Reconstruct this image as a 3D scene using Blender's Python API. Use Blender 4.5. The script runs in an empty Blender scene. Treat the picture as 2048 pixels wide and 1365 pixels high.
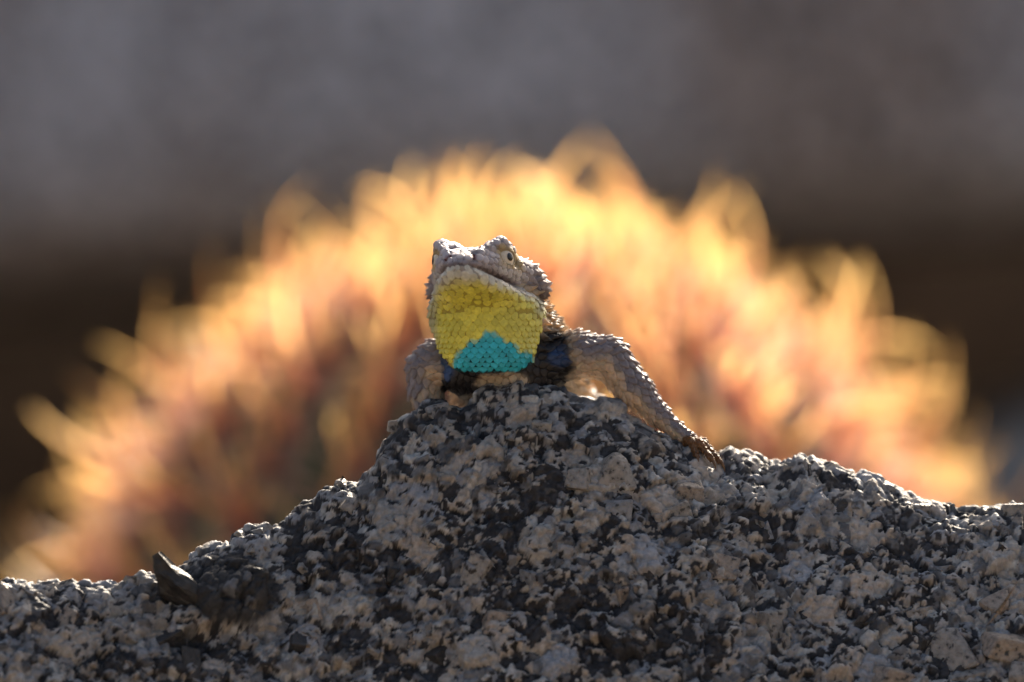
import bpy, bmesh, math, random
import numpy as np
from mathutils import Vector, Matrix

random.seed(7)
RNG = np.random.default_rng(11)
SC = bpy.context.scene
COL = SC.collection

# ------------------------------------------------------------------ camera
DIST = 3.0                       # lens to lizard, metres
WIDTH = 0.23                     # width of the view at the lizard
S = WIDTH / 2048.0               # metres per photo pixel at the lizard
ZC = 0.50                        # lens height
cam = bpy.data.cameras.new('camera')
cam_o = bpy.data.objects.new('camera', cam)
COL.objects.link(cam_o)
cam_o.location = (0, -DIST, ZC)
cam_o.rotation_euler = (math.radians(90), 0, 0)
cam.sensor_width = 36
cam.lens = 36 * DIST / WIDTH
cam.clip_start = 0.1
cam.clip_end = 2000
cam.dof.use_dof = True
cam.dof.focus_distance = DIST - 0.013
cam.dof.aperture_fstop = 7.6
SC.camera = cam_o

# ------------------------------------------------------------------ sky, sun, exposure
SUN_EL, SUN_AZ = 34.0, 18.0       # behind the lizard, a little to the right
w = bpy.data.worlds.new('World')
SC.world = w
w.use_nodes = True
nt = w.node_tree
bg = nt.nodes['Background']
sky = nt.nodes.new('ShaderNodeTexSky')
sky.sky_type = 'NISHITA'
sky.sun_disc = False
sky.sun_elevation = math.radians(SUN_EL)
sky.sun_rotation = math.radians(SUN_AZ)
sky.air_density = 1.0
sky.dust_density = 7.0
sky.ozone_density = 0.0
nt.links.new(sky.outputs[0], bg.inputs[0])
bg.inputs[1].default_value = 0.067
sl = bpy.data.lights.new('sun', 'SUN')
sl.energy = 5.0
sl.angle = math.radians(0.5)
sl.color = (1.0, 0.87, 0.70)
so = bpy.data.objects.new('sun', sl)
COL.objects.link(so)
e, a = math.radians(SUN_EL), math.radians(SUN_AZ)
so.rotation_euler = Vector((-math.sin(a) * math.cos(e), -math.cos(a) * math.cos(e), -math.sin(e))).to_track_quat('-Z', 'Y').to_euler()
so.location = (0.5, 3, 3)
vs = SC.view_settings
vs.view_transform = 'Standard'
vs.look = 'None'
vs.exposure = 1.45
vs.gamma = 1.0
vs.use_curve_mapping = False
SC.cycles.max_bounces = 8
SC.cycles.sample_clamp_indirect = 6.0

# ------------------------------------------------------------------ helpers
def tag(o, label=None, cat=None, group=None, kind=None):
    if label: o['label'] = label
    if cat: o['category'] = cat
    if group: o['group'] = group
    if kind: o['kind'] = kind
    return o

def link(name, me, parent=None):
    o = bpy.data.objects.new(name, me)
    COL.objects.link(o)
    if parent: o.parent = parent
    return o

def np_mesh(name, V, F, mat=None, smooth=True, cols=None):
    """mesh from numpy verts (n,3) and faces (m,3|4); cols: dict of name -> (n,3) point colours"""
    me = bpy.data.meshes.new(name)
    V = np.asarray(V, np.float32); F = np.asarray(F, np.int32)
    k = F.shape[1]
    me.vertices.add(len(V)); me.vertices.foreach_set('co', V.ravel())
    me.loops.add(F.size); me.loops.foreach_set('vertex_index', F.ravel())
    me.polygons.add(len(F))
    me.polygons.foreach_set('loop_start', np.arange(0, F.size, k, dtype=np.int32))
    me.polygons.foreach_set('use_smooth', np.full(len(F), smooth, bool))
    me.update(calc_edges=True)
    for n, c in (cols or {}).items():
        at = me.attributes.new(n, 'FLOAT_COLOR', 'POINT')
        c4 = np.ones((len(V), 4), np.float32); c4[:, :3] = c
        at.data.foreach_set('color', c4.ravel())
    if mat: me.materials.append(mat)
    return me

def hash3(ix, iy, iz, seed):
    h = (ix.astype(np.uint32) * np.uint32(374761393) + iy.astype(np.uint32) * np.uint32(668265263)
         + iz.astype(np.uint32) * np.uint32(2147483647) + np.uint32((seed * 974711 + 12345) & 0xffffffff))
    h = (h ^ (h >> np.uint32(13))) * np.uint32(1274126177)
    h = (h ^ (h >> np.uint32(16))) * np.uint32(2246822519)
    return h ^ (h >> np.uint32(15))

def h01(h, k=0):
    h = (h + np.uint32((k * 2654435761) & 0xffffffff)); h = (h ^ (h >> np.uint32(15))) * np.uint32(2246822519)
    h = h ^ (h >> np.uint32(13))
    return (h & np.uint32(0xffffff)).astype(np.float32) / 16777216.0

def vnoise(P, scale, seed=0):
    """value noise, -1..1"""
    Q = P / scale; I = np.floor(Q).astype(np.int64); f = (Q - I).astype(np.float32)
    f = f * f * (3 - 2 * f)
    out = 0
    for dx in (0, 1):
        wx = f[:, 0] if dx else 1 - f[:, 0]
        for dy in (0, 1):
            wy = f[:, 1] if dy else 1 - f[:, 1]
            for dz in (0, 1):
                wz = f[:, 2] if dz else 1 - f[:, 2]
                out = out + wx * wy * wz * h01(hash3(I[:, 0] + dx, I[:, 1] + dy, I[:, 2] + dz, seed))
    return out * 2 - 1

def fbm(P, scale, octv=4, seed=0, gain=0.5):
    o, am, tot = 0, 1.0, 0
    for k in range(octv):
        o = o + am * vnoise(P, scale / 2 ** k, seed + 17 * k); tot += am; am *= gain
    return o / tot

def worley(P, scale, seed=0):
    """F1, F2 (in units of scale), hash of nearest cell, vector from its centre (in units of scale)"""
    Q = (P / scale).astype(np.float32); I = np.floor(Q).astype(np.int64)
    n = len(P); f1 = np.full(n, 9, np.float32); f2 = np.full(n, 9, np.float32)
    hid = np.zeros(n, np.uint32); vec = np.zeros((n, 3), np.float32)
    for dx in (-1, 0, 1):
        for dy in (-1, 0, 1):
            for dz in (-1, 0, 1):
                cx, cy, cz = I[:, 0] + dx, I[:, 1] + dy, I[:, 2] + dz
                h = hash3(cx, cy, cz, seed)
                d = np.stack([Q[:, 0] - cx - h01(h, 1), Q[:, 1] - cy - h01(h, 2), Q[:, 2] - cz - h01(h, 3)], 1)
                r = np.sqrt((d * d).sum(1))
                m = r < f1
                f2 = np.where(m, f1, np.minimum(f2, r))
                f1 = np.where(m, r, f1); hid = np.where(m, h, hid); vec[m] = d[m]
    return f1, f2, hid, vec

def sstep(a, b, x):
    t = np.clip((x - a) / (b - a), 0, 1)
    return t * t * (3 - 2 * t)

def mixc(c0, c1, t):
    return c0 * (1 - t[:, None]) + np.asarray(c1, np.float32)[None] * t[:, None]

# ------------------------------------------------------------------ materials
def new_mat(name):
    m = bpy.data.materials.new(name); m.use_nodes = True
    return m, m.node_tree.nodes, m.node_tree.links, m.node_tree.nodes['Principled BSDF']

def attr_mat(name, attr, rough, noise_scale, var=0.25, bump=0.0, bump_scale=None, translucent=0.0, spec=0.5, tint=(1, 1, 1), coat=0.0):
    """colour attribute x fine noise; optional translucency for thin keratin"""
    m, N, L, p = new_mat(name)
    at = N.new('ShaderNodeAttribute'); at.attribute_name = attr
    tc = N.new('ShaderNodeTexCoord')
    no = N.new('ShaderNodeTexNoise'); no.inputs['Scale'].default_value = noise_scale; no.inputs['Detail'].default_value = 4
    L.new(tc.outputs['Object'], no.inputs['Vector'])
    mr = N.new('ShaderNodeMapRange'); mr.inputs[1].default_value = 0.3; mr.inputs[2].default_value = 0.7
    mr.inputs[3].default_value = 1 - var; mr.inputs[4].default_value = 1 + var
    L.new(no.outputs['Fac'], mr.inputs[0])
    mx = N.new('ShaderNodeMix'); mx.data_type = 'RGBA'; mx.blend_type = 'MULTIPLY'; mx.inputs[0].default_value = 1
    L.new(at.outputs['Color'], mx.inputs[6]); L.new(mr.outputs[0], mx.inputs[7])
    L.new(mx.outputs[2], p.inputs['Base Color'])
    p.inputs['Roughness'].default_value = rough
    p.inputs['Specular IOR Level'].default_value = spec
    p.inputs['Coat Weight'].default_value = coat
    if bump:
        n2 = N.new('ShaderNodeTexNoise'); n2.inputs['Scale'].default_value = bump_scale; n2.inputs['Detail'].default_value = 5
        L.new(tc.outputs['Object'], n2.inputs['Vector'])
        bp = N.new('ShaderNodeBump'); bp.inputs['Strength'].default_value = bump; bp.inputs['Distance'].default_value = 0.0004
        L.new(n2.outputs['Fac'], bp.inputs['Height']); L.new(bp.outputs[0], p.inputs['Normal'])
    if translucent:
        tr = N.new('ShaderNodeBsdfTranslucent')
        mt = N.new('ShaderNodeMix'); mt.data_type = 'RGBA'; mt.blend_type = 'MULTIPLY'; mt.inputs[0].default_value = 1
        L.new(mx.outputs[2], mt.inputs[6]); mt.inputs[7].default_value = (*tint, 1)
        L.new(mt.outputs[2], tr.inputs['Color'])
        ms = N.new('ShaderNodeMixShader'); ms.inputs[0].default_value = translucent
        L.new(p.outputs[0], ms.inputs[1]); L.new(tr.outputs[0], ms.inputs[2])
        L.new(ms.outputs[0], N['Material Output'].inputs['Surface'])
    return m

def stone_mat(name, c0, c1, dark, scale, stain):
    """granite seen from afar: crystals, dark mica and broad mineral stains"""
    m, N, L, p = new_mat(name)
    tc = N.new('ShaderNodeTexCoord')
    vo = N.new('ShaderNodeTexVoronoi'); vo.inputs['Scale'].default_value = scale
    nw = N.new('ShaderNodeTexNoise'); nw.inputs['Scale'].default_value = scale * 0.8; nw.inputs['Detail'].default_value = 4
    L.new(tc.outputs['Object'], nw.inputs['Vector'])
    vm = N.new('ShaderNodeVectorMath'); vm.operation = 'MULTIPLY_ADD'; vm.inputs[1].default_value = [1.6 / scale] * 3
    L.new(nw.outputs['Color'], vm.inputs[0]); L.new(tc.outputs['Object'], vm.inputs[2])
    L.new(vm.outputs[0], vo.inputs['Vector'])
    r = N.new('ShaderNodeValToRGB'); el = r.color_ramp.elements
    el[0].position = 0.0; el[0].color = (*dark, 1); el[1].position = 1; el[1].color = (*c1, 1)
    q = el.new(0.25); q.color = (*dark, 1); q = el.new(0.32); q.color = (*c0, 1)
    sx = N.new('ShaderNodeSeparateColor'); L.new(vo.outputs['Color'], sx.inputs[0]); L.new(sx.outputs[0], r.inputs[0])
    no = N.new('ShaderNodeTexNoise'); no.inputs['Scale'].default_value = 8.0; no.inputs['Detail'].default_value = 5
    L.new(tc.outputs['Object'], no.inputs['Vector'])
    rr = N.new('ShaderNodeValToRGB'); rr.color_ramp.elements[0].position = 0.42; rr.color_ramp.elements[1].position = 0.62
    L.new(no.outputs['Fac'], rr.inputs[0])
    mx = N.new('ShaderNodeMix'); mx.data_type = 'RGBA'; mx.blend_type = 'MULTIPLY'
    L.new(rr.outputs[0], mx.inputs[0]); L.new(r.outputs[0], mx.inputs[6]); mx.inputs[7].default_value = (*stain, 1)
    L.new(mx.outputs[2], p.inputs['Base Color'])
    p.inputs['Roughness'].default_value = 0.85
    bp = N.new('ShaderNodeBump'); bp.inputs['Strength'].default_value = 0.6; bp.inputs['Distance'].default_value = 0.004
    L.new(vo.outputs['Distance'], bp.inputs['Height']); L.new(bp.outputs[0], p.inputs['Normal'])
    return m

# ------------------------------------------------------------------ ground
def build_ground():
    m, N, L, p = new_mat('desert_soil')
    tc = N.new('ShaderNodeTexCoord')
    n1 = N.new('ShaderNodeTexNoise'); n1.inputs['Scale'].default_value = 6; n1.inputs['Detail'].default_value = 8
    v1 = N.new('ShaderNodeTexVoronoi'); v1.inputs['Scale'].default_value = 140
    L.new(tc.outputs['Object'], n1.inputs['Vector']); L.new(tc.outputs['Object'], v1.inputs['Vector'])
    r = N.new('ShaderNodeValToRGB')
    r.color_ramp.elements[0].color = (0.14, 0.095, 0.06, 1); r.color_ramp.elements[1].color = (0.30, 0.23, 0.16, 1)
    L.new(n1.outputs['Fac'], r.inputs[0])
    mx = N.new('ShaderNodeMix'); mx.data_type = 'RGBA'; mx.blend_type = 'OVERLAY'; mx.inputs[0].default_value = 0.4
    L.new(r.outputs[0], mx.inputs[6]); L.new(v1.outputs['Color'], mx.inputs[7])
    L.new(mx.outputs[2], p.inputs['Base Color']); p.inputs['Roughness'].default_value = 0.95
    bp = N.new('ShaderNodeBump'); bp.inputs['Strength'].default_value = 0.7; bp.inputs['Distance'].default_value = 0.01
    L.new(v1.outputs['Distance'], bp.inputs['Height']); L.new(bp.outputs[0], p.inputs['Normal'])
    ax = np.concatenate([-np.geomspace(4, 900, 40)[::-1], np.linspace(-3.9, 3.9, 90), np.geomspace(4, 900, 40)])
    X, Y = np.meshgrid(ax, ax, indexing='ij'); n = len(ax)
    P = np.stack([X.ravel(), Y.ravel(), np.zeros(n * n)], 1)
    P[:, 2] = fbm(P, 1.1, 4, 5) * 0.02
    i = np.arange(n * n).reshape(n, n)
    F = np.stack([i[:-1, :-1], i[1:, :-1], i[1:, 1:], i[:-1, 1:]], -1).reshape(-1, 4)
    tag(link('ground', np_mesh('ground', P, F, m)), kind='structure')
build_ground()

# ------------------------------------------------------------------ boulders behind
def boulder(name, loc, rad, rot, expo, amp, mat, label, seed, sub=6, lean=0.0):
    bm = bmesh.new(); bmesh.ops.create_icosphere(bm, subdivisions=sub, radius=1)
    me = bpy.data.meshes.new(name); bm.to_mesh(me); bm.free()
    n = len(me.vertices); V = np.empty(n * 3, np.float32); me.vertices.foreach_get('co', V); V = V.reshape(n, 3)
    k = (np.abs(V) ** expo).sum(1) ** (-1 / expo)
    P = V * k[:, None] * np.asarray(rad, np.float32)
    d = fbm(P + seed * 3.1, 0.33, 5, seed) * amp + fbm(P, 0.05, 3, seed + 9) * amp * 0.12
    P = P + V * d[:, None]
    P[:, 1] += lean * P[:, 2]
    me.vertices.foreach_set('co', P.astype(np.float32).ravel())
    me.polygons.foreach_set('use_smooth', np.ones(len(me.polygons), bool))
    me.materials.append(mat); me.update()
    o = link(name, me); o.location = loc; o.rotation_euler = [math.radians(t) for t in rot]
    tag(o, label, 'boulder')
    return o

grey = stone_mat('grey_granite', (0.48, 0.47, 0.485), (0.62, 0.61, 0.63), (0.14, 0.135, 0.135), 260, (0.68, 0.585, 0.51))
gap_shade = stone_mat('gap_shade_stone', (0.065, 0.045, 0.032), (0.10, 0.075, 0.055), (0.03, 0.022, 0.018), 140, (0.6, 0.5, 0.4))  # near-black brown: the gap's shade is put into the stone colour
brown = stone_mat('brown_granite', (0.34, 0.31, 0.27), (0.47, 0.44, 0.40), (0.07, 0.06, 0.055), 240, (0.55, 0.45, 0.34))
boulder('boulder', (-0.05, 1.50, 0.735), (1.1, 0.36, 0.215), (0, -3.4, 0), 9.0, 0.022, grey,
        'broad grey granite boulder overhanging a dark gap behind the cactus', 1, lean=0.42)
boulder('boulder', (0.40, 1.20, 0.222), (0.36, 0.33, 0.275), (0, 2, 6), 3.2, 0.025, brown,
        'brown rounded boulder carrying one end of the overhanging grey boulder', 2)
boulder('boulder', (-0.50, 1.42, 0.26), (0.33, 0.2, 0.29), (0, 0, -5), 3.2, 0.025, grey,
        'upright dark grey boulder at the end of the dark gap', 3)
boulder('boulder', (-0.1, 1.75, 0.19), (1.0, 0.6, 0.2), (0, 0, 0), 3.5, 0.03, gap_shade,  # unseen slab added to narrow the gap and keep it dark
        'added low flat brown boulder, painted dark as shade, lying under the overhanging grey boulder', 4)
boulder('boulder', (0.0, 2.45, 0.45), (1.5, 0.35, 0.5), (0, 0, 0), 3.0, 0.05, gap_shade,
        'long brown boulder, painted dark as shade, closing the back of the dark gap', 5)

# ------------------------------------------------------------------ granite outcrop under the lizard
CREST = np.array([(-2150, 5600), (-1900, 4400), (-1500, 2500), (-1050, 1560), (-700, 1290), (-400, 1235), (-200, 1180), (0, 1152), (60, 1156), (120, 1150), (200, 1160), (245, 1155), (290, 1136), (330, 1140), (380, 1112), (425, 1085),
         (480, 1062), (540, 1048), (600, 1022), (650, 978), (690, 954), (715, 962), (740, 925), (762, 882), (790, 850), (830, 812), (870, 796),
         (920, 806), (950, 790), (985, 768), (1040, 760), (1085, 764), (1120, 772), (1160, 792), (1200, 795), (1240, 806), (1290, 842),
         (1340, 870), (1390, 896), (1425, 926), (1455, 904), (1500, 902), (1540, 928), (1575, 908), (1630, 914), (1690, 944), (1750, 956),
         (1800, 966), (1850, 994), (1920, 1002), (1980, 1008), (2048, 1014), (2250, 1060), (2500, 1150), (2800, 1290), (3150, 1560), (3550, 2500), (3900, 4400), (4150, 5600)], float)
CREST_Y = np.array([(-700, -0.045), (0, -0.030), (350, -0.022), (650, -0.010), (850, -0.005), (1000, -0.003), (1250, -0.001), (1400, 0.001), (1500, 0.006),
                    (2048, 0.004), (2800, -0.02)], float)

def rock_axes():
    core = np.arange(-0.124, 0.1241, 0.00036)
    t = 0.124 + np.cumsum(np.minimum(0.0005 * 1.04 ** np.arange(400), 0.002)); t = t[t < 0.345]
    return np.concatenate([-t[::-1], core, t])

def build_rock():
    xs = rock_axes(); nx = len(xs)
    pxs = xs / S + 1024
    cy = np.interp(pxs, CREST_Y[:, 0], CREST_Y[:, 1])
    cpy = np.interp(pxs, CREST[:, 0], CREST[:, 1])
    zc = ZC + (682.5 - cpy) * S * (DIST + cy) / DIST
    k = np.exp(-0.5 * (np.arange(-90, 91) / 38.0) ** 2); k /= k.sum()
    zs = np.convolve(np.pad(zc, 90, mode='edge'), k, mode='valid')
    zs -= max(0, (zs - zc).max() * 0.0)
    # profile, front: rounds over from the crest to a steep face
    dsf = np.concatenate([np.full(275, 0.00036), 0.0006 * 1.09 ** np.arange(60)])
    sf = np.cumsum(dsf)
    steep = np.interp(pxs, [0, 500, 800, 1150, 1400, 2048], [62, 66, 68, 66, 57, 53])
    angf = np.radians(steep[:, None] * (1 - np.exp(-sf / 0.006))[None, :] )
    angf = np.where(sf[None] > 0.105, np.radians(70), angf)
    yf = cy[:, None] - np.cumsum(np.cos(angf) * dsf, 1)
    dropf = np.cumsum(np.sin(angf) * dsf, 1)
    # back: a dip behind the crest, then a gentle shelf for the body, then down to the soil
    dsb = np.concatenate([np.full(40, 0.0005), np.full(160, 0.0012), 0.002 * 1.07 ** np.arange(40)])
    sb = np.cumsum(dsb)
    angb = np.radians(np.interp(sb, [0, 0.003, 0.012, 0.022, 0.05, 0.1, 0.17, 0.22, 0.25, 0.5], [4, 34, 38, 20, 14, 10, 22, 40, 72, 78]))
    yb = cy[:, None] + np.cumsum(np.cos(angb) * dsb)[None]
    dropb = np.repeat(np.cumsum(np.sin(angb) * dsb)[None], nx, 0)
    Y = np.concatenate([yf[:, ::-1], cy[:, None], yb], 1)
    D = np.concatenate([dropf[:, ::-1], np.zeros((nx, 1)), dropb], 1)
    mixw = np.exp(-D / 0.012)
    Z = zs[:, None] + (zc - zs)[:, None] * mixw - D
    Z = np.maximum(Z, -0.03)
    X = np.repeat(xs[:, None], Y.shape[1], 1)
    ny = Y.shape[1]
    P = np.stack([X, Y, Z], -1)
    # normals of the base shape
    dx = np.gradient(P, axis=0); dy = np.gradient(P, axis=1)
    # soften the crest's own jitter in the normal
    Nn = np.cross(dx, dy); Nn /= np.linalg.norm(Nn, axis=-1, keepdims=True) + 1e-12
    for _ in range(6):
        Nn[1:-1, 1:-1] = (Nn[1:-1, 1:-1] * 2 + Nn[2:, 1:-1] + Nn[:-2, 1:-1] + Nn[1:-1, 2:] + Nn[1:-1, :-2]) / 6
    Nn /= np.linalg.norm(Nn, axis=-1, keepdims=True) + 1e-12
    P = P.reshape(-1, 3); Nn = Nn.reshape(-1, 3)
    Q = P * 1000.0                                   # millimetres
    warp = np.stack([vnoise(Q, 2.6, 31), vnoise(Q, 2.6, 32), vnoise(Q, 2.6, 33)], 1) * 0.8
    warp += np.stack([vnoise(Q, 0.9, 34), vnoise(Q, 0.9, 35), vnoise(Q, 0.9, 36)], 1) * 0.3
    G = Q + warp
    big = fbm(Q, 34.0, 3, 3)
    lump1, lump2, lid, lvec = worley(G, 7.0, 41)
    g1, g2, gid, gvec = worley(G, 2.7, 42)
    s1, s2, sid, svec = worley(G * np.array([1, 1, 1.25]), 1.25, 43)
    # minerals: large feldspar lumps, mid grains, fine dark mica flakes
    clus = fbm(Q, 9.0, 3, 51)
    r1 = h01(gid, 7); r2 = h01(gid, 8); rl = h01(lid, 7); rs = h01(sid, 7)
    feld = rl > 0.86                                   # whole 7 mm lump is one pale crystal
    dark = (r1 + clus * 0.6) < 0.22
    dark &= ~feld
    fleck = (rs + clus * 0.55 + feld * 0.2) < 0.25
    col = np.empty((len(P), 3), np.float32)
    pal = np.array([(0.25, 0.243, 0.235), (0.30, 0.27, 0.235), (0.20, 0.203, 0.212), (0.27, 0.235, 0.195), (0.145, 0.142, 0.14), (0.34, 0.33, 0.31), (0.09, 0.09, 0.093)], np.float32)
    r2 = np.clip(r2 + 0.25 * fbm(Q, 18.0, 2, 93), 0, 0.999)
    idx = np.minimum((r2 * 7).astype(int), 6)
    col[:] = pal[idx]
    small = h01(sid, 9)[:, None]
    col *= 0.8 + 0.4 * small
    fi = np.minimum((h01(lid, 8) * 3).astype(int), 2)
    fcol = np.array([(0.30, 0.28, 0.255), (0.26, 0.263, 0.273), (0.32, 0.285, 0.25)], np.float32)[fi]
    col[feld] = fcol[feld] * (0.9 + 0.2 * small[feld])
    col[dark] = np.array((0.028, 0.028, 0.031)) * (0.6 + 1.0 * small[dark])
    col[fleck] = np.array((0.022, 0.021, 0.022)) * (0.6 + 1.2 * h01(sid, 10)[fleck][:, None])
    # the dark-coloured lump on the low shoulder of the rock
    px = P[:, 0] / S + 1024; py = 682.5 - (P[:, 2] - ZC) / S
    lump = np.exp(-(((px - 472) / 92) ** 2 + ((py - 1180) / 62) ** 2) ** 2)
    under = np.exp(-(((px - 440) / 120) ** 2 + ((py - 1268) / 26) ** 2))
    lump *= (P[:, 1] < 0.0)
    blk = sstep(0.2, 0.5, lump + 0.2 * clus) * (0.6 + 0.35 * (r1 > 0.25))
    col = mixc(col, (0.03, 0.03, 0.031), blk.astype(np.float32))
    lowv = 1 + 0.22 * fbm(Q, 45.0, 2, 91) + 0.12 * fbm(Q, 14.0, 2, 92)      # weathering in broad patches
    col = (col * 0.98 + 0.008) * np.array((1.12, 1.125, 1.14), np.float32) * lowv[:, None].astype(np.float32)
    # relief (mm)
    edge = np.clip((g2 - g1) / 0.35, 0, 1)
    lumpe = np.clip((lump2 - lump1) / 0.22, 0, 1)
    lv = np.stack([h01(lid, 11), h01(lid, 12), h01(lid, 13)], 1) * 2 - 1
    gv = np.stack([h01(gid, 11), h01(gid, 12), h01(gid, 13)], 1) * 2 - 1
    disp = big * 2.2
    disp += (h01(lid, 14) - 0.5) * 2.4 * (0.35 + 0.65 * lumpe) + (lv * lvec).sum(1) * 1.7 + (lumpe - 0.7) * 0.55 + feld * 0.5 * lumpe
    disp += ((h01(gid, 14) - 0.5) * 0.95 + 0.75 * edge ** 0.6 - 0.45) * np.where(dark, 0.7, 1.0) + (gv * gvec).sum(1) * 0.55
    disp += -0.55 * dark - 0.22 * fleck + np.clip((s2 - s1) / 0.4, 0, 1) * 0.22
    disp += fbm(Q, 1.1, 2, 61) * 0.16
    disp += lump * 4.5 - under * 2.0 * (P[:, 1] < 0)
    # pits
    pit = sstep(0.45, 0.62, vnoise(Q, 6.5, 71) ) * sstep(0.1, 0.5, vnoise(Q, 2.4, 72))
    disp -= pit * 2.0
    # hold the skyline: quieter relief on the very crest
    Df = D.reshape(-1)
    disp = disp * (0.62 + 0.38 * sstep(0.001, 0.012, Df)) - 0.5
    # ease off behind the crest where the animal lies
    P2 = P + Nn * (disp * 0.001)[:, None]
    i = np.arange(nx * ny).reshape(nx, ny)
    F = np.stack([i[:-1, :-1], i[1:, :-1], i[1:, 1:], i[:-1, 1:]], -1).reshape(-1, 4)
    m = attr_mat('granite_grain', 'mineral', 0.62, 900.0, 0.22, 0.5, 1800.0, spec=0.16)
    o = link('granite_boulder', np_mesh('granite_boulder', P2, F, m, True, {'mineral': col}))
    tag(o, 'rough speckled grey granite boulder with the lizard on its peak', 'boulder')
    return o, P2.reshape(nx, ny, 3), Nn.reshape(nx, ny, 3), ny, xs, len(sf)
rock, RP, RN, RNY, RXS, RCREST = build_rock()

def rock_at(px, py):
    """point and normal on the camera-side face seen at photo pixel (px, py)"""
    ci = int(np.argmin(np.abs(RXS - (px - 1024) * S)))
    colp = RP[ci, :RCREST + 1]
    ppy = 682.5 - (colp[:, 2] - ZC) / S * DIST / (DIST + colp[:, 1])
    r = int(np.argmin(np.abs(ppy - py)))
    return Vector(RP[ci, r]), Vector(RN[ci, r])

def rock_top(x, y):
    """rock height below a point behind the crest"""
    ci = int(np.argmin(np.abs(RXS - x)))
    colp = RP[ci, RCREST - 20:]
    r = int(np.argmin(np.abs(colp[:, 1] - y)))
    return float(colp[r, 2])

def crystal_mesh(seed, kind):
    r = random.Random(seed)
    bm = bmesh.new()
    if kind == 'block':
        for sx in (-1, 1):
            for sy in (-1, 1):
                for sz in (-1, 1):
                    bm.verts.new((sx * 0.5 + r.uniform(-.1, .1), sy * 0.42 + r.uniform(-.1, .1), sz * 0.45 + r.uniform(-.12, .12)))
    elif kind == 'wedge':
        for q in [(-.6, -.4, -.5), (.6, -.45, -.5), (.55, .4, -.5), (-.6, .4, -.5), (.18, -.3, .5), (.5, -.2, .42), (.4, .3, .45), (-.05, .3, .3)]:
            bm.verts.new([c + r.uniform(-.06, .06) for c in q])
    else:
        for k in range(13):
            v = Vector((r.gauss(0, 1), r.gauss(0, 1), r.gauss(0, 1))).normalized()
            v = Vector((v.x * 0.55, v.y * 0.5, v.z * 0.45)) * r.uniform(0.85, 1.1)
            bm.verts.new(v)
    bmesh.ops.convex_hull(bm, input=bm.verts)
    for v in [v for v in bm.verts if not v.link_faces]: bm.verts.remove(v)
    bmesh.ops.dissolve_limit(bm, angle_limit=0.25, verts=bm.verts, edges=bm.edges)
    bmesh.ops.bevel(bm, geom=bm.edges[:], offset=0.07, segments=2, profile=0.6, affect='EDGES')
    bmesh.ops.triangulate(bm, faces=bm.faces)
    me = bpy.data.meshes.new('crystal'); bm.to_mesh(me); bm.free()
    me.polygons.foreach_set('use_smooth', np.zeros(len(me.polygons), bool))
    return me

def crystal_mat(name, c, c2):
    m, N, L, p = new_mat(name)
    tc = N.new('ShaderNodeTexCoord')
    geo = N.new('ShaderNodeNewGeometry')
    no = N.new('ShaderNodeTexNoise'); no.inputs['Scale'].default_value = 700; no.inputs['Detail'].default_value = 5
    L.new(geo.outputs['Position'], no.inputs['Vector'])
    r = N.new('ShaderNodeValToRGB'); el = r.color_ramp.elements
    el[0].position = 0.42; el[0].color = (*c2, 1); el[1].position = 0.60; el[1].color = (*c, 1)
    q = el.new(0.36); q.color = (0.04, 0.04, 0.04, 1)
    L.new(no.outputs['Fac'], r.inputs[0]); L.new(r.outputs[0], p.inputs['Base Color'])
    p.inputs['Roughness'].default_value = 0.5
    n2 = N.new('ShaderNodeTexNoise'); n2.inputs['Scale'].default_value = 1500; n2.inputs['Detail'].default_value = 4
    L.new(geo.outputs['Position'], n2.inputs['Vector'])
    bp = N.new('ShaderNodeBump'); bp.inputs['Strength'].default_value = 0.8; bp.inputs['Distance'].default_value = 0.0006
    L.new(n2.outputs['Fac'], bp.inputs['Height']); L.new(bp.outputs[0], p.inputs['Normal'])
    return m

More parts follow.
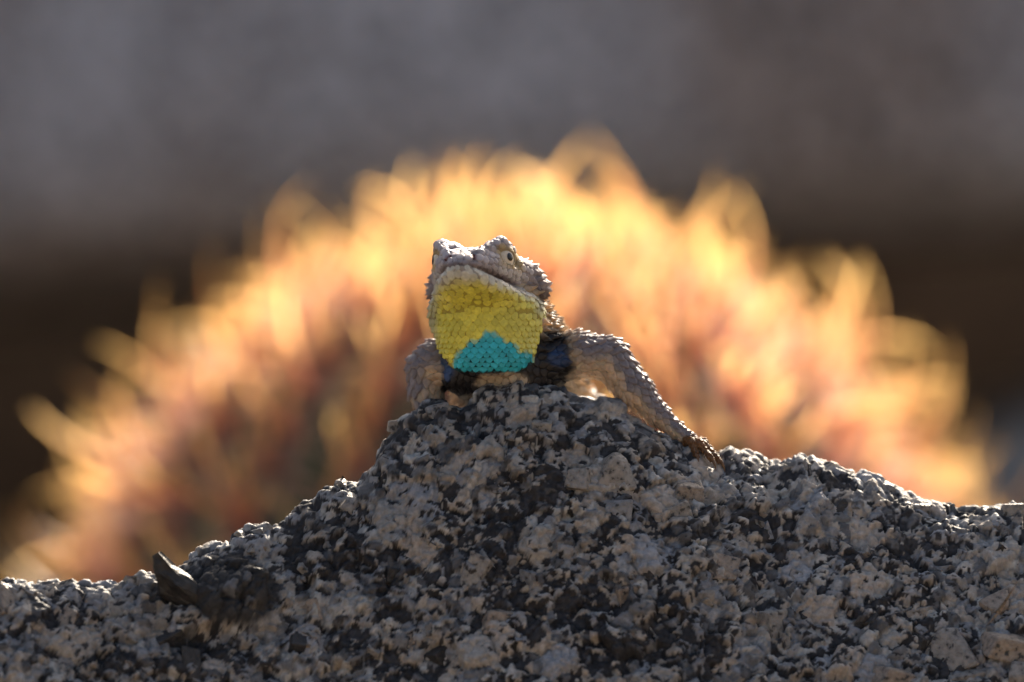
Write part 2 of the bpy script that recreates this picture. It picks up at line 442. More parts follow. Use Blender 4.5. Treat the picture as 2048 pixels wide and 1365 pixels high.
def build_crystals():
    mats = [crystal_mat('feldspar_pale', (0.29, 0.272, 0.25), (0.19, 0.178, 0.165)),
            crystal_mat('feldspar_warm', (0.31, 0.26, 0.215), (0.20, 0.165, 0.135)),
            crystal_mat('quartz_grey', (0.24, 0.245, 0.257), (0.155, 0.158, 0.168)),
            crystal_mat('mica_dark', (0.04, 0.04, 0.043), (0.02, 0.02, 0.021))]
    meshes = {}
    for mi in range(4):
        for kind in ('block', 'wedge', 'lump', 'lump2', 'lump3'):
            me = crystal_mesh(hash((mi, len(kind))) % 1000 + ord(kind[-1]), kind)
            me.materials.append(mats[mi]); meshes[mi, kind] = me
    def put(px, py, size, kind, mi, sink=0.25, rot=None, stretch=(1, 1, 1)):
        p, n = rock_at(px, py)
        o = link('crystal', meshes[mi, kind], rock)
        o.location = p - n * size * S * sink * 0.5
        o.scale = [size * S * t for t in stretch]
        if rot is None: o.rotation_euler = (random.uniform(0, 6.3), random.uniform(0, 6.3), random.uniform(0, 6.3))
        else: o.rotation_euler = [math.radians(t) for t in rot]
    put(1205, 958, 118, 'wedge', 0, 0.55, (8, -10, 12), (1.05, .8, 1.0))
    put(1378, 985, 60, 'block', 1, 0.35, (10, 6, 20))
    put(1352, 1030, 80, 'block', 0, 0.7, (4, -14, 8))
    put(990, 968, 66, 'lump', 2, 0.5, (0, 8, 0), (1.1, .8, .6))
    put(1232, 886, 66, 'block', 2, 0.55, (10, -6, 20), (1.1, .8, .45))
    put(1312, 884, 60, 'lump2', 1, 0.5, (20, 10, 5))
    put(915, 915, 80, 'lump3', 0, 0.8, (10, 12, 30))
    put(790, 850, 26, 'block', 0, 0.3, (0, 5, 12))
    put(1085, 855, 44, 'block', 0, 0.6, (15, 12, 0))
    put(968, 1120, 56, 'lump2', 0, 0.5)
    put(1000, 1240, 72, 'block', 1, 0.75, (0, 4, 15))
    put(1320, 1102, 66, 'lump3', 2, 0.6, (0, 15, 0), (1.2, .8, .5))
    put(700, 1000, 84, 'lump', 0, 0.75)
    put(690, 965, 54, 'lump2', 0, 0.5)
    put(480, 1072, 44, 'lump3', 0, 0.4)
    put(530, 1055, 50, 'lump', 0, 0.5)
    put(160, 1190, 66, 'lump2', 2, 0.6)
    put(270, 1150, 56, 'lump3', 0, 0.5)
    put(30, 1195, 70, 'block', 1, 0.8)
    put(20, 1270, 76, 'lump', 2, 0.8)
    put(1990, 1200, 90, 'lump2', 1, 0.5)
    put(1870, 1300, 120, 'wedge', 0, 0.45, (-6, -20, -10), (1.2, .8, .8))
    put(2010, 1290, 90, 'block', 1, 0.45, (10, 12, 25), (1.1, .9, .7))
    put(1930, 1350, 90, 'block', 0, 0.3, (20, -8, 14), (1.0, .8, .5))
    put(1790, 1352, 84, 'block', 1, 0.3, (5, 14, 30), (1.1, .9, .6))
    put(2035, 1350, 76, 'lump', 0, 0.3)
    put(1525, 945, 44, 'lump2', 0, 0.5)
    put(1605, 925, 60, 'lump3', 0, 0.7)
    put(1780, 968, 54, 'lump', 0, 0.6)
    put(2025, 1020, 50, 'block', 0, 0.4, (0, 8, 10))
    put(1975, 1022, 44, 'lump2', 3, 0.5)
    for k in range(250):
        px = random.uniform(-20, 2068)
        top = np.interp(px, CREST[:, 0], CREST[:, 1])
        py = random.uniform(top + 14, 1375)
        if 290 < px < 570 and 1100 < py < 1260: continue
        size = random.choice((20, 24, 28, 32, 36, 44, 54)) * (1 + 0.25 * (py - 900) / 460)
        mi = random.choices((0, 1, 2, 3), (4, 2.2, 3, 3.0))[0]
        put(px, py, size, random.choice(('block', 'lump', 'lump2', 'lump3', 'wedge')), mi, random.uniform(0.55, 1.0),
            None, (random.uniform(.8, 1.25), random.uniform(.7, 1), random.uniform(.5, 1)))
build_crystals()

def build_shard():
    """the dark tapered splinter of rock leaning on the low shoulder"""
    m, N, L, p = new_mat('dark_shard_stone')
    tc = N.new('ShaderNodeTexCoord'); no = N.new('ShaderNodeTexNoise'); no.inputs['Scale'].default_value = 420; no.inputs['Detail'].default_value = 6
    L.new(tc.outputs['Object'], no.inputs['Vector'])
    r = N.new('ShaderNodeValToRGB'); el = r.color_ramp.elements
    el[0].position = 0.35; el[0].color = (0.010, 0.010, 0.011, 1); el[1].position = 0.75; el[1].color = (0.04, 0.038, 0.037, 1)
    L.new(no.outputs['Fac'], r.inputs[0]); L.new(r.outputs[0], p.inputs['Base Color']); p.inputs['Roughness'].default_value = 0.55
    bp = N.new('ShaderNodeBump'); bp.inputs['Strength'].default_value = 0.7; bp.inputs['Distance'].default_value = 0.0008
    L.new(no.outputs['Fac'], bp.inputs['Height']); L.new(bp.outputs[0], p.inputs['Normal'])
    pts = [(312, 1108, 10), (330, 1140, 22), (352, 1170, 32), (385, 1200, 36), (405, 1225, 24)]
    V, F = [], []
    y0 = rock_at(350, 1180)[0].y - 0.002
    seg = 12
    rr = random.Random(5)
    for k, (px, py, r_) in enumerate(pts):
        yy = y0 - 0.0035 + 0.0015 * k
        sc = S * (DIST + yy) / DIST
        c = Vector(((px - 1024) * sc, yy, ZC + (682.5 - py) * sc))
        for j in range(seg):
            t = 2 * math.pi * j / seg
            q = 1 + rr.uniform(-.3, .25)
            V.append(c + Vector((math.cos(t) * 0.85, 0, math.cos(t) * 0.5)) * r_ * S * q + Vector((0, math.sin(t), 0)) * r_ * S * 1.1 * q)
    n = len(pts)
    for k in range(n - 1):
        for j in range(seg):
            F.append((k * seg + j, k * seg + (j + 1) % seg, (k + 1) * seg + (j + 1) % seg, (k + 1) * seg + j))
    bm = bmesh.new()
    vs_ = [bm.verts.new(v) for v in V]
    for f in F: bm.faces.new([vs_[i] for i in f])
    bm.faces.new([vs_[j] for j in range(seg)]); bm.faces.new([vs_[(n - 1) * seg + j] for j in range(seg)])
    bmesh.ops.recalc_face_normals(bm, faces=bm.faces)
    bmesh.ops.subdivide_edges(bm, edges=bm.edges[:], cuts=1, use_grid_fill=True, smooth=0.0, fractal=0.5, along_normal=0.6, seed=3)
    me = bpy.data.meshes.new('stone_shard'); bm.to_mesh(me); bm.free(); me.materials.append(m)
    me.polygons.foreach_set('use_smooth', np.zeros(len(me.polygons), bool))
    tag(link('stone_shard', me), 'small dark tapered stone splinter lying on the low shoulder of the granite', 'stone')
build_shard()

# ------------------------------------------------------------------ barrel cactus
def spine_batch(base, dirn, bend, L, r0, curl, seg=6, flat=0.55):
    """tapered hooked spines, flattened and keeled (V section); returns V, F, t(0 base..1 tip)"""
    n = len(base); sides = 3
    side = np.cross(dirn, bend); side /= np.linalg.norm(side, axis=1, keepdims=True) + 1e-9
    bend = np.cross(side, dirn)
    V = np.zeros((n, seg * sides + 1, 3)); T = np.zeros((n, seg * sides + 1))
    pos = base.copy(); d = dirn.copy()
    for k in range(seg + 1):
        t = k / seg
        if k:
            ang = curl * (t ** 1.6 - ((k - 1) / seg) ** 1.6)
            c, s_ = np.cos(ang)[:, None], np.sin(ang)[:, None]
            d, bend = d * c + bend * s_, bend * c - d * s_
            pos = pos + d * (L / seg)[:, None]
        if k == seg:
            V[:, -1] = pos; T[:, -1] = 1; break
        r = (r0 * (1 - t) ** 0.45)[:, None]
        for j in range(sides):
            V[:, k * sides + j] = pos + side * ((j - 1) * r) + bend * (r * flat * (1 if j == 1 else -0.3))
            T[:, k * sides + j] = t
    F = []
    for k in range(seg - 1):
        for j in range(sides - 1):
            a_, b_ = k * sides + j, k * sides + j + 1
            F += [(a_, b_, b_ + sides), (a_, b_ + sides, a_ + sides)]
    for j in range(sides - 1):
        F.append(((seg - 1) * sides + j, (seg - 1) * sides + j + 1, seg * sides))
    F = np.array(F)
    FF = (F[None] + (np.arange(n) * (seg * sides + 1))[:, None, None]).reshape(-1, 3)
    return V.reshape(-1, 3), FF, T.reshape(-1)

def spine_colour(T, rnd, stout=None):
    """thin radials run from pink to straw or salmon, stout centrals from dark red to amber"""
    n = len(T); f = lambda v: v.astype(np.float32)
    c = np.empty((n, 3), np.float32); c[:] = (0.60, 0.36, 0.38)
    pink = (rnd * 7.13) % 1.0
    c = mixc(c, (0.80, 0.52, 0.42), f(sstep(0.15, 0.6, T)))
    c = mixc(c, (0.97, 0.87, 0.68), f(sstep(0.35, 0.85, T) * (pink > 0.5)))
    if stout is not None:
        d = np.empty((n, 3), np.float32); d[:] = (0.46, 0.15, 0.13)
        d = mixc(d, (0.78, 0.40, 0.22), f(sstep(0.15, 0.55, T)))
        d = mixc(d, (0.95, 0.66, 0.26), f(sstep(0.4, 0.85, T)))
        c[stout] = d[stout]
    return c * (0.82 + 0.36 * rnd)[:, None]

def build_cactus():
    R, zc, cx, cyy = 0.110, 0.412, 0.002, 0.475
    nr = 22
    # ribbed skin
    nth, nz = nr * 10, 90
    th = np.linspace(0, 2 * math.pi, nth, endpoint=False)
    prof = []
    for z in np.linspace(-0.03, zc, 40): prof.append((R * (0.93 + 0.07 * math.sin(min(1, max(0, z) / zc) * math.pi * 0.5)), z))
    for t in np.linspace(0, 1, 50)[1:]: prof.append((R * math.cos(t * math.pi / 2 * 0.995), zc + R * 0.98 * math.sin(t * math.pi / 2)))
    prof = np.array(prof)
    rib = np.abs(np.cos(th * nr / 2)) ** 0.8
    V = np.zeros((len(prof), nth, 3))
    for k, (r, z) in enumerate(prof):
        rr = r * (1 - 0.16 * (1 - rib))
        V[k] = np.stack([rr * np.cos(th), rr * np.sin(th), np.full(nth, z) - 0.012 * (1 - rib) * (r < R * 0.9) * (z > zc)], 1)
    V = V.reshape(-1, 3)
    i = np.arange(len(prof) * nth).reshape(len(prof), nth); j = np.roll(i, -1, 1)
    F = np.stack([i[:-1], j[:-1], j[1:], i[1:]], -1).reshape(-1, 4)
    m, N, L, p = new_mat('cactus_skin')
    tc = N.new('ShaderNodeTexCoord'); no = N.new('ShaderNodeTexNoise'); no.inputs['Scale'].default_value = 60; no.inputs['Detail'].default_value = 5
    L.new(tc.outputs['Object'], no.inputs['Vector'])
    r_ = N.new('ShaderNodeValToRGB'); r_.color_ramp.elements[0].color = (0.045, 0.065, 0.03, 1); r_.color_ramp.elements[1].color = (0.12, 0.14, 0.07, 1)
    L.new(no.outputs['Fac'], r_.inputs[0]); L.new(r_.outputs[0], p.inputs['Base Color']); p.inputs['Roughness'].default_value = 0.55
    root = bpy.data.objects.new('barrel_cactus', None); COL.objects.link(root); root.location = (cx, cyy, 0)
    root.empty_display_size = 0.1
    tag(root, 'ribbed barrel cactus bristling with hooked red and golden spines behind the lizard', 'cactus')
    link('stem', np_mesh('stem', V, F, m), root)
    # areoles along the ribs
    A, Nn_, Up = [], [], []
    arc = 0.0115
    for q in range(nr):
        t0 = 2 * math.pi * (q + 0.0) / nr
        n_col = int(zc / 0.0125)
        for k in range(n_col):
            z = 0.02 + k * 0.0125 + RNG.uniform(-.002, .002)
            if z > zc: continue
            A.append((R * math.cos(t0), R * math.sin(t0), z)); Nn_.append((math.cos(t0), math.sin(t0), 0.05)); Up.append((0, 0, 1))
        n_arc = int(R * math.pi / 2 / arc)
        for k in range(n_arc):
            t = (k + RNG.uniform(0, .5)) * arc / R
            if t > 1.32 and q % 2: continue
            if t > 1.45: continue
            A.append((R * math.cos(t) * math.cos(t0), R * math.cos(t) * math.sin(t0), zc + R * .98 * math.sin(t)))
            Nn_.append((math.cos(t) * math.cos(t0), math.cos(t) * math.sin(t0), math.sin(t)))
            Up.append((-math.sin(t) * math.cos(t0), -math.sin(t) * math.sin(t0), math.cos(t)))
    A, Nn_, Up = np.array(A), np.array(Nn_), np.array(Up)
    Nn_ /= np.linalg.norm(Nn_, axis=1, keepdims=True)
    Sd = np.cross(Up, Nn_)
    na = len(A)
    wool = np.array
    bases, dirs, bends, Ls, rs, curls = [], [], [], [], [], []
    low = A[:, 2] < zc - 0.12
    for k in range(14):                                  # radial spines
        ph = 2 * math.pi * k / 14 + RNG.uniform(-.25, .25, na)
        out = (np.cos(ph)[:, None] * Sd + np.sin(ph)[:, None] * Up)
        elev = RNG.uniform(0.12, 0.95, na)[:, None]
        d = out + Nn_ * elev; d /= np.linalg.norm(d, axis=1, keepdims=True)
        keep = ~(low & (k % 2 == 1))
        bases.append((A - Nn_ * 0.002)[keep]); dirs.append(d[keep]); bends.append((Nn_ * .3 + RNG.normal(0, .6, (na, 3)))[keep])
        Ls.append(RNG.uniform(.015, .028, na)[keep]); rs.append(RNG.uniform(.00028, .00045, na)[keep]); curls.append(RNG.uniform(-.2, .7, na)[keep])
    n_rad = sum(len(b_) for b_ in bases)
    cen = []
    for k in range(5):                                   # stout centrals
        ph = 2 * math.pi * (k + .5) / 5 + RNG.uniform(-.3, .3, na)
        out = (np.cos(ph)[:, None] * Sd + np.sin(ph)[:, None] * Up)
        d = out * RNG.uniform(.15, .6, na)[:, None] + Nn_ ; d /= np.linalg.norm(d, axis=1, keepdims=True)
        b = A - Nn_ * 0.002; bd = Up * RNG.choice([1, 1, 1, -1], na)[:, None] + Sd * RNG.uniform(-.8, .8, na)[:, None]
        L_ = RNG.uniform(.018, .030, na) * np.where(RNG.random(na) < .2, 1.5, 1.0) * (1 + .4 * sstep(.55, .95, Nn_[:, 0]) * (RNG.random(na) < .4)); r0 = RNG.uniform(.0009, .0016, na); cu = RNG.uniform(.5, 1.9, na)
        for q in range(na): cen.append((b[q], d[q], bd[q], L_[q], r0[q], cu[q]))
    # the 280 centrals whose tips stand out most against the skyline are separate parts
    def score(c):
        tip = c[0] + c[1] * c[3]
        if tip[1] < -0.09 and c[0][2] > zc - .02: s_ = 0.2
        else: s_ = 0
        return math.hypot(tip[0], max(0, tip[2] - zc)) - 0.3 * abs(tip[1]) + s_ * 0.02 if tip[2] > zc - 0.02 else -1
    cen.sort(key=score, reverse=True)
    solo, rest = cen[:280], cen[280:]
    for c in rest:
        bases.append(c[0][None]); dirs.append(c[1][None]); bends.append(c[2][None]); Ls.append(np.array([c[3]])); rs.append(np.array([c[4]])); curls.append(np.array([c[5]]))
    B = np.concatenate(bases); n = len(B)
    V, F, T = spine_batch(B, np.concatenate(dirs), np.concatenate(bends), np.concatenate(Ls), np.concatenate(rs), np.concatenate(curls), 5)
    rnd = np.repeat(RNG.random(n), len(V) // n)
    sm = attr_mat('spine_horn', 'horn', 0.5, 300, 0.12, translucent=0.65, tint=(1.08, 1.02, 0.98))
    o = link('spines', np_mesh('spines', V, F, sm, True, {'horn': spine_colour(T, rnd, np.repeat(np.arange(n) >= n_rad, len(V) // n))}), root); tag(o, kind='stuff')
    temps = []
    for k in range(8):
        V, F, T = spine_batch(np.zeros((1, 3)), np.array([[0, 0, 1.]]), np.array([[1., 0, 0]]), np.array([1.]), np.array([.042]), np.array([.5 + 1.5 * k / 7]), 8)
        temps.append(np_mesh('spine', V, F, sm, True, {'horn': spine_colour(T, np.full(len(T), k / 7), np.ones(len(T), bool))}))
    for c in solo:
        o = link('spine', temps[min(7, max(0, int(round((c[5] - .5) / 1.5 * 7))))], root)
        dz = Vector(c[1]); dx = Vector(c[2]); dx = (dx - dz * dx.dot(dz)).normalized(); dy = dz.cross(dx)
        M = Matrix((dx, dy, dz)).transposed().to_4x4()
        o.matrix_local = Matrix.Translation(Vector(c[0])) @ M @ Matrix.Scale(c[3], 4)
    print('cactus areoles', na, 'spines', n)
build_cactus()

# ------------------------------------------------------------------ the lizard
# modelled in millimetres, x to the right, y away from the lens, z up; origin on the rock's peak under the chest
LZ_O = np.array([(1000 - 1024) * S, 0.0, ZC + (682.5 - 770) * S])
YAW, PITCH, ROLL = math.radians(15), math.radians(15), math.radians(3.0)
EYEC = np.array([-6.1, -14.0, 28.3])
_f = np.array([-math.sin(YAW) * math.cos(PITCH), -math.cos(YAW) * math.cos(PITCH), math.sin(PITCH)])
_l = np.array([math.cos(YAW), -math.sin(YAW), 0.0])
_u = np.cross(_l, _f) * -1.0
_u = np.cross(_f, _l) if np.cross(_f, _l)[2] > 0 else np.cross(_l, _f)
_l2 = _l * math.cos(ROLL) + _u * math.sin(ROLL); _u = _u * math.cos(ROLL) - _l * math.sin(ROLL); _l = _l2
HM = np.stack([_f, _l, _u])                     # rows: forward, lateral (picture right), up

def to_head(P): return (P - EYEC) @ HM.T
def from_head(*abc): return EYEC + np.array(abc) @ HM

def capsule(P, a, b, ra, rb, squash=None):
    a = np.asarray(a, float); b = np.asarray(b, float)
    d = b - a; t = np.clip(((P - a) @ d) / (d @ d), 0, 1)
    q = P - a - t[:, None] * d
    if squash is not None: q = q * np.asarray(squash)
    return np.sqrt((q * q).sum(1)) - (ra + (rb - ra) * t)

def ellip(P, c, r):
    q = (P - np.asarray(c, float)) / np.asarray(r, float)
    k0 = np.sqrt((q * q).sum(1)); q2 = q / np.asarray(r, float); k1 = np.sqrt((q2 * q2).sum(1)) + 1e-9
    return k0 * (k0 - 1) / k1

def smin(a, b, k):
    h = np.clip(0.5 + 0.5 * (b - a) / k, 0, 1)
    return b * (1 - h) + a * h - k * h * (1 - h)

def smax(a, b, k): return -smin(-a, -b, k)

HA = np.array([-19, -16, -12, -8, -4, 0, 3, 6, 9, 11, 12.2, 13.0])
HW = np.array([9.0, 12.0, 12.6, 11.3, 10.0, 8.9, 7.8, 6.5, 5.0, 3.6, 2.2, 0.4])
HT = np.array([0.6, 1.8, 2.8, 3.0, 2.7, 2.2, 1.5, 0.4, -0.9, -2.1, -3.2, -4.4])
JW = np.array([8.4, 11.2, 11.7, 10.9, 9.8, 8.85, 7.75, 6.4, 4.9, 3.5, 2.1, 0.3])
JB = np.array([-13, -13, -12.5, -11.8, -11.0, -10.4, -10.0, -9.4, -8.6, -7.8, -7.0, -6.0])

def loft(H, w, top, bot, e=2.4):
    a = H[:, 0]
    W = np.interp(a, HA, w); T = np.interp(a, HA, top); B = np.interp(a, HA, bot) if not np.isscalar(bot) else np.full(len(a), bot)
    cm = (T + B) / 2; h = np.maximum((T - B) / 2, 0.15)
    q = ((np.abs(H[:, 1]) / W) ** e + (np.abs(H[:, 2] - cm) / h) ** e) ** (1 / e)
    d = (q - 1) * np.minimum(W, h)
    over = np.maximum(np.maximum(a - 13.0, -19 - a), 0)
    return np.maximum(d, d * 0) * 1.0 + np.minimum(d, 0) if False else np.where(over > 0, np.sqrt(np.maximum(d, 0) ** 2 + over ** 2), d)

ARM_R = [((9.5, 3.0, 5.5), 5.5), ((17.0, 2.5, 6.8), 4.9), ((24.3, 2.5, 6.0), 4.4), ((30.2, 1.5, -1.2), 3.8), ((35.6, 0.8, -6.8), 2.3), ((39.3, 0.0, -9.9), 1.6), ((42.2, -0.4, -12.1), 1.6)]
ARM_L = [((-9.5, 3.0, 4.6), 5.2), ((-14.0, 3.4, 5.2), 4.6), ((-16.6, 4.2, 3.6), 4.0), ((-16.6, 4.0, -1.5), 3.7), ((-15.8, 3.0, -6.0), 2.6), ((-15.2, 1.6, -9.0), 1.8)]
def fingers(root, dirs, L, r):
    out = []
    for (dx, dy, dz), l in zip(dirs, L):
        d = np.array((dx, dy, dz), float); d /= np.linalg.norm(d)
        p0 = np.array(root, float); p1 = p0 + d * l * 0.5 + np.array((0, 0, 0.9)); p2 = p0 + d * l + np.array((0, 0, -0.6))
        out.append([(p0, r), (p1, r * 0.85), (p2, r * 0.6)])
    return out
FING_R = fingers((42.0, -0.4, -12.1), [(.5, -1.0, -.75), (1, -.75, -.72), (1, -.25, -.6), (1, .3, -.5), (.7, 1.0, -.6)], [5.5, 7.8, 8.6, 8.2, 5.2], 0.85)
FING_L = fingers((-15.2, 1.6, -9.0), [(-.3, -1, -.2), (-.7, -1, -.2), (-1, -.6, -.3), (-1, 0, -.4), (-.6, .8, -.5)], [4, 5.5, 7, 7, 4.5], 0.9)
HIND_R = [((10, 72, -15), 6.0), ((20.0, 50, -5.5), 3.4), ((24, 66, -18), 2.8), ((28, 58, -25), 1.8)]
HIND_L = [((0, 72, -15), 6.0), ((-17, 56, -12), 4.0), ((-22, 72, -22), 2.8), ((-27, 64, -26), 1.8)]
FING_HR = fingers((28, 58, -25), [(.2, -1, -.1), (.6, -1, -.1), (1, -.8, -.1), (1, -.3, -.1)], [7, 9, 10, 8], 1.0)
FING_HL = fingers((-27, 64, -26), [(-.2, -1, 0), (-.6, -1, 0), (-1, -.8, 0), (-1, -.3, 0)], [7, 9, 10, 8], 1.0)
TRUNK = [((2.5, 10, 4.0), 13.2), ((4.5, 26, -1.0), 13.8), ((5.5, 48, -9.0), 14.5), ((4.5, 74, -15.5), 11.0), ((2.0, 92, -21), 7.0), ((-8, 125, -31), 4.6), ((-24, 165, -42), 3.0), ((-44, 205, -56), 1.2)]

def chain_d(P, ch, squash=None):
    d = None
    for (a, ra), (b, rb) in zip(ch[:-1], ch[1:]):
        c = capsule(P, a, b, ra, rb, squash); d = c if d is None else smin(d, c, 1.2)
    return d

EYE_B = np.array([-0.3, 6.2, -0.5])               # eyeball centre in the head frame
EYE_N = np.array([0.58, 0.815, 0.0])            # the lids open outward and forward
def eye_frame(Hm):
    q = Hm - EYE_B
    return np.stack([q[:, 0] * EYE_N[1] - q[:, 1] * EYE_N[0], q[:, 0] * EYE_N[0] + q[:, 1] * EYE_N[1], q[:, 2]], 1)

def parts_d(P):
    """signed distance of each region: head, jaw, throat, neck, chest, trunk, arm r, arm l, hand r, hand l, hind"""
    H = to_head(P); Hm = H.copy(); Hm[:, 1] = np.abs(Hm[:, 1])
    up = loft(H, HW, HT, -5.6, 2.5)
    # brow ridge, cheek, canthus
    up = smin(up, capsule(Hm, (-5.0, 6.6, 2.5), (1.0, 6.8, 2.9), 1.25, 1.2), 2.0)
    up = smin(up, ellip(Hm, (-1.6, 5.6, 1.8), (5.0, 3.5, 2.2)), 1.0)
    up = smin(up, capsule(Hm, (2.0, 6.9, 2.7), (8.5, 3.5, -1.1), 1.1, 0.7), 1.2)
    up = smin(up, ellip(Hm, (-14.5, 12.0, -4.2), (2.6, 1.5, 1.8)), 2.4)
    # a socket below the brow, the lids bulging in it
    up = smax(up, -ellip(Hm, (0.6, 10.2, -0.3), (4.4, 3.0, 2.3)), 0.5)
    E = eye_frame(Hm)
    lid = np.sqrt((E ** 2).sum(1)) - 3.5
    lid = smax(lid, -ellip(E, (0.0, 3.7, -0.05), (3.1, 2.7, 1.6)), 0.2)
    up = smin(up, lid, 0.5)
    nos = np.sqrt(((Hm - np.array([10.6, 2.7, -2.9])) ** 2).sum(1)) - 0.85
    up = smax(up, -nos, 0.3)
    jaw = loft(H, JW, -4.9, JB, 2.3) if False else loft(H, JW, np.full(len(HA), -4.9), JB, 2.3)
    throat = ellip(P, (-2.9, -3.4, 14.3), (11.9, 12.3, 12.2))
    throat = smin(throat, ellip(P, (-2.6, -5.2, 7.8), (9.2, 7.5, 5.6)), 3.0)
    neck = capsule(P, from_head(-13, 2.2, -7.6), (3.0, 12, 5.0), 9.6, 12.4)
    chest = ellip(P, (-0.8, 3.5, 3.2), (13.5, 9.0, 6.6))
    trunk = chain_d(P, TRUNK)
    ar, al = chain_d(P, ARM_R), chain_d(P, ARM_L)
    def hand(c, palm, r):
        d = np.sqrt(((P - np.array(palm)) ** 2).sum(1)) - r
        for f in c: d = smin(d, chain_d(P, f), 0.6)
        return d
    hr, hl = hand(FING_R, (42.0, -.4, -12.1), 1.6), hand(FING_L, (-15.2, 1.6, -9), 1.7)
    hind = np.minimum(smin(chain_d(P, HIND_R), hand(FING_HR, (28, 58, -25), 1.8), .8), smin(chain_d(P, HIND_L), hand(FING_HL, (-27, 64, -26), 1.8), .8))
    return [up, jaw, throat, neck, chest, trunk, ar, al, hr, hl, hind]

def sdf(P):
    up, jaw, throat, neck, chest, trunk, ar, al, hr, hl, hind = parts_d(P)
    d = smin(jaw, throat, 3.4)
    d = smin(up, d, 0.7)                       # the mouth stays a crease
    d2 = smin(smin(neck, trunk, 4), chest, 3)
    d2 = smin(d2, smin(ar, hr, .8), 2.0)
    d2 = smin(d2, smin(al, hl, .8), 2.0)
    d2 = smin(d2, hind, 2.0)
    return smin(d, d2, 0.9)

def sdf_grad(P, e=0.15):
    g = np.stack([sdf(P + np.eye(3)[k] * e) - sdf(P - np.eye(3)[k] * e) for k in range(3)], 1)
    return g / (np.linalg.norm(g, axis=1, keepdims=True) + 1e-9)

def surface_nets():
    ax = np.concatenate([np.arange(-62, -22, 1.0), np.arange(-22, 14, 0.36), np.arange(14, 54, 0.45)])
    yb = [10.0]; st = 0.36
    while yb[-1] < 212: st = min(1.4, st * 1.025); yb.append(yb[-1] + st)
    ay = np.concatenate([np.arange(-30, 10, 0.36), yb])
    az = np.concatenate([np.arange(-64, -24, 1.0), np.arange(-24, 37, 0.38)])
    nx, ny, nz = len(ax), len(ay), len(az)
    val = np.ones((nx, ny, nz), np.float32)
    bs = 8
    blocks = []
    for i in range(0, nx, bs):
        for j in range(0, ny, bs):
            for k in range(0, nz, bs):
                blocks.append((i, j, k))
    blocks = np.array(blocks)
    lo = np.stack([ax[blocks[:, 0]], ay[blocks[:, 1]], az[blocks[:, 2]]], 1)
    hi = np.stack([ax[np.minimum(blocks[:, 0] + bs, nx - 1)], ay[np.minimum(blocks[:, 1] + bs, ny - 1)], az[np.minimum(blocks[:, 2] + bs, nz - 1)]], 1)
    c = (lo + hi) / 2; hd = np.linalg.norm(hi - lo, axis=1) / 2
    dc = sdf(c)
    near = np.abs(dc) < hd * 1.3 + 2.0
    for (i, j, k), inside in zip(blocks[~near], dc[~near] < 0):
        if inside: val[i:i + bs, j:j + bs, k:k + bs] = -1
    pts, idx = [], []
    for i, j, k in blocks[near]:
        I, J, K = np.meshgrid(np.arange(i, min(i + bs, nx)), np.arange(j, min(j + bs, ny)), np.arange(k, min(k + bs, nz)), indexing='ij')
        idx.append(np.stack([I.ravel(), J.ravel(), K.ravel()], 1))
    idx = np.concatenate(idx)
    for q in range(0, len(idx), 400000):
        ii = idx[q:q + 400000]
        val[ii[:, 0], ii[:, 1], ii[:, 2]] = sdf(np.stack([ax[ii[:, 0]], ay[ii[:, 1]], az[ii[:, 2]]], 1))
    neg = val < 0
    cnt = np.zeros((nx - 1, ny - 1, nz - 1), np.int8)
    for a_ in (0, 1):
        for b_ in (0, 1):
            for c_ in (0, 1): cnt += neg[a_:nx - 1 + a_, b_:ny - 1 + b_, c_:nz - 1 + c_]
    act = np.argwhere((cnt > 0) & (cnt < 8))
    vid = np.full((nx - 1, ny - 1, nz - 1), -1, np.int64); vid[act[:, 0], act[:, 1], act[:, 2]] = np.arange(len(act))
    A = [ax, ay, az]
    acc = np.zeros((len(act), 3)); w_ = np.zeros(len(act))
    corners = [(a_, b_, c_) for a_ in (0, 1) for b_ in (0, 1) for c_ in (0, 1)]
    for p in corners:
        for dim in range(3):
            if p[dim]: continue
            q = list(p); q[dim] = 1
            ip = act + np.array(p); iq = act + np.array(q)
            vp = val[ip[:, 0], ip[:, 1], ip[:, 2]]; vq = val[iq[:, 0], iq[:, 1], iq[:, 2]]
            m = (vp < 0) != (vq < 0)
            t = np.where(m, vp / np.where(m, vp - vq, 1), 0)
            pp = np.stack([A[d][ip[:, d]] for d in range(3)], 1); pq = np.stack([A[d][iq[:, d]] for d in range(3)], 1)
            acc += (pp + (pq - pp) * t[:, None]) * m[:, None]; w_ += m
    V = acc / w_[:, None]
    F = []
    for dim in range(3):
        d1, d2 = (dim + 1) % 3, (dim + 2) % 3
        sl0 = [slice(None)] * 3; sl1 = [slice(None)] * 3
        sl0[dim] = slice(0, -1); sl1[dim] = slice(1, None)
        ch = neg[tuple(sl0)] != neg[tuple(sl1)]
        e_ = np.argwhere(ch)
        ok = (e_[:, d1] > 0) & (e_[:, d2] > 0) & (e_[:, d1] < val.shape[d1] - 1) & (e_[:, d2] < val.shape[d2] - 1)
        e_ = e_[ok]
        o1 = np.zeros(3, int); o1[d1] = 1; o2 = np.zeros(3, int); o2[d2] = 1
        g = [e_ - o1 - o2, e_ - o2, e_, e_ - o1]
        q = np.stack([vid[x[:, 0], x[:, 1], x[:, 2]] for x in g], 1)
        fl = neg[e_[:, 0], e_[:, 1], e_[:, 2]]
        q[~fl] = q[~fl][:, ::-1]
        F.append(q)
    F = np.concatenate(F)
    F = F[(F >= 0).all(1)]
    g = sdf_grad(V); V = V - g * np.clip(sdf(V), -.3, .3)[:, None]
    return V, F

# regions
R_HEAD, R_JAW, R_THROAT, R_NECK, R_CHEST, R_TRUNK, R_AR, R_AL, R_HR, R_HL, R_HIND = range(11)

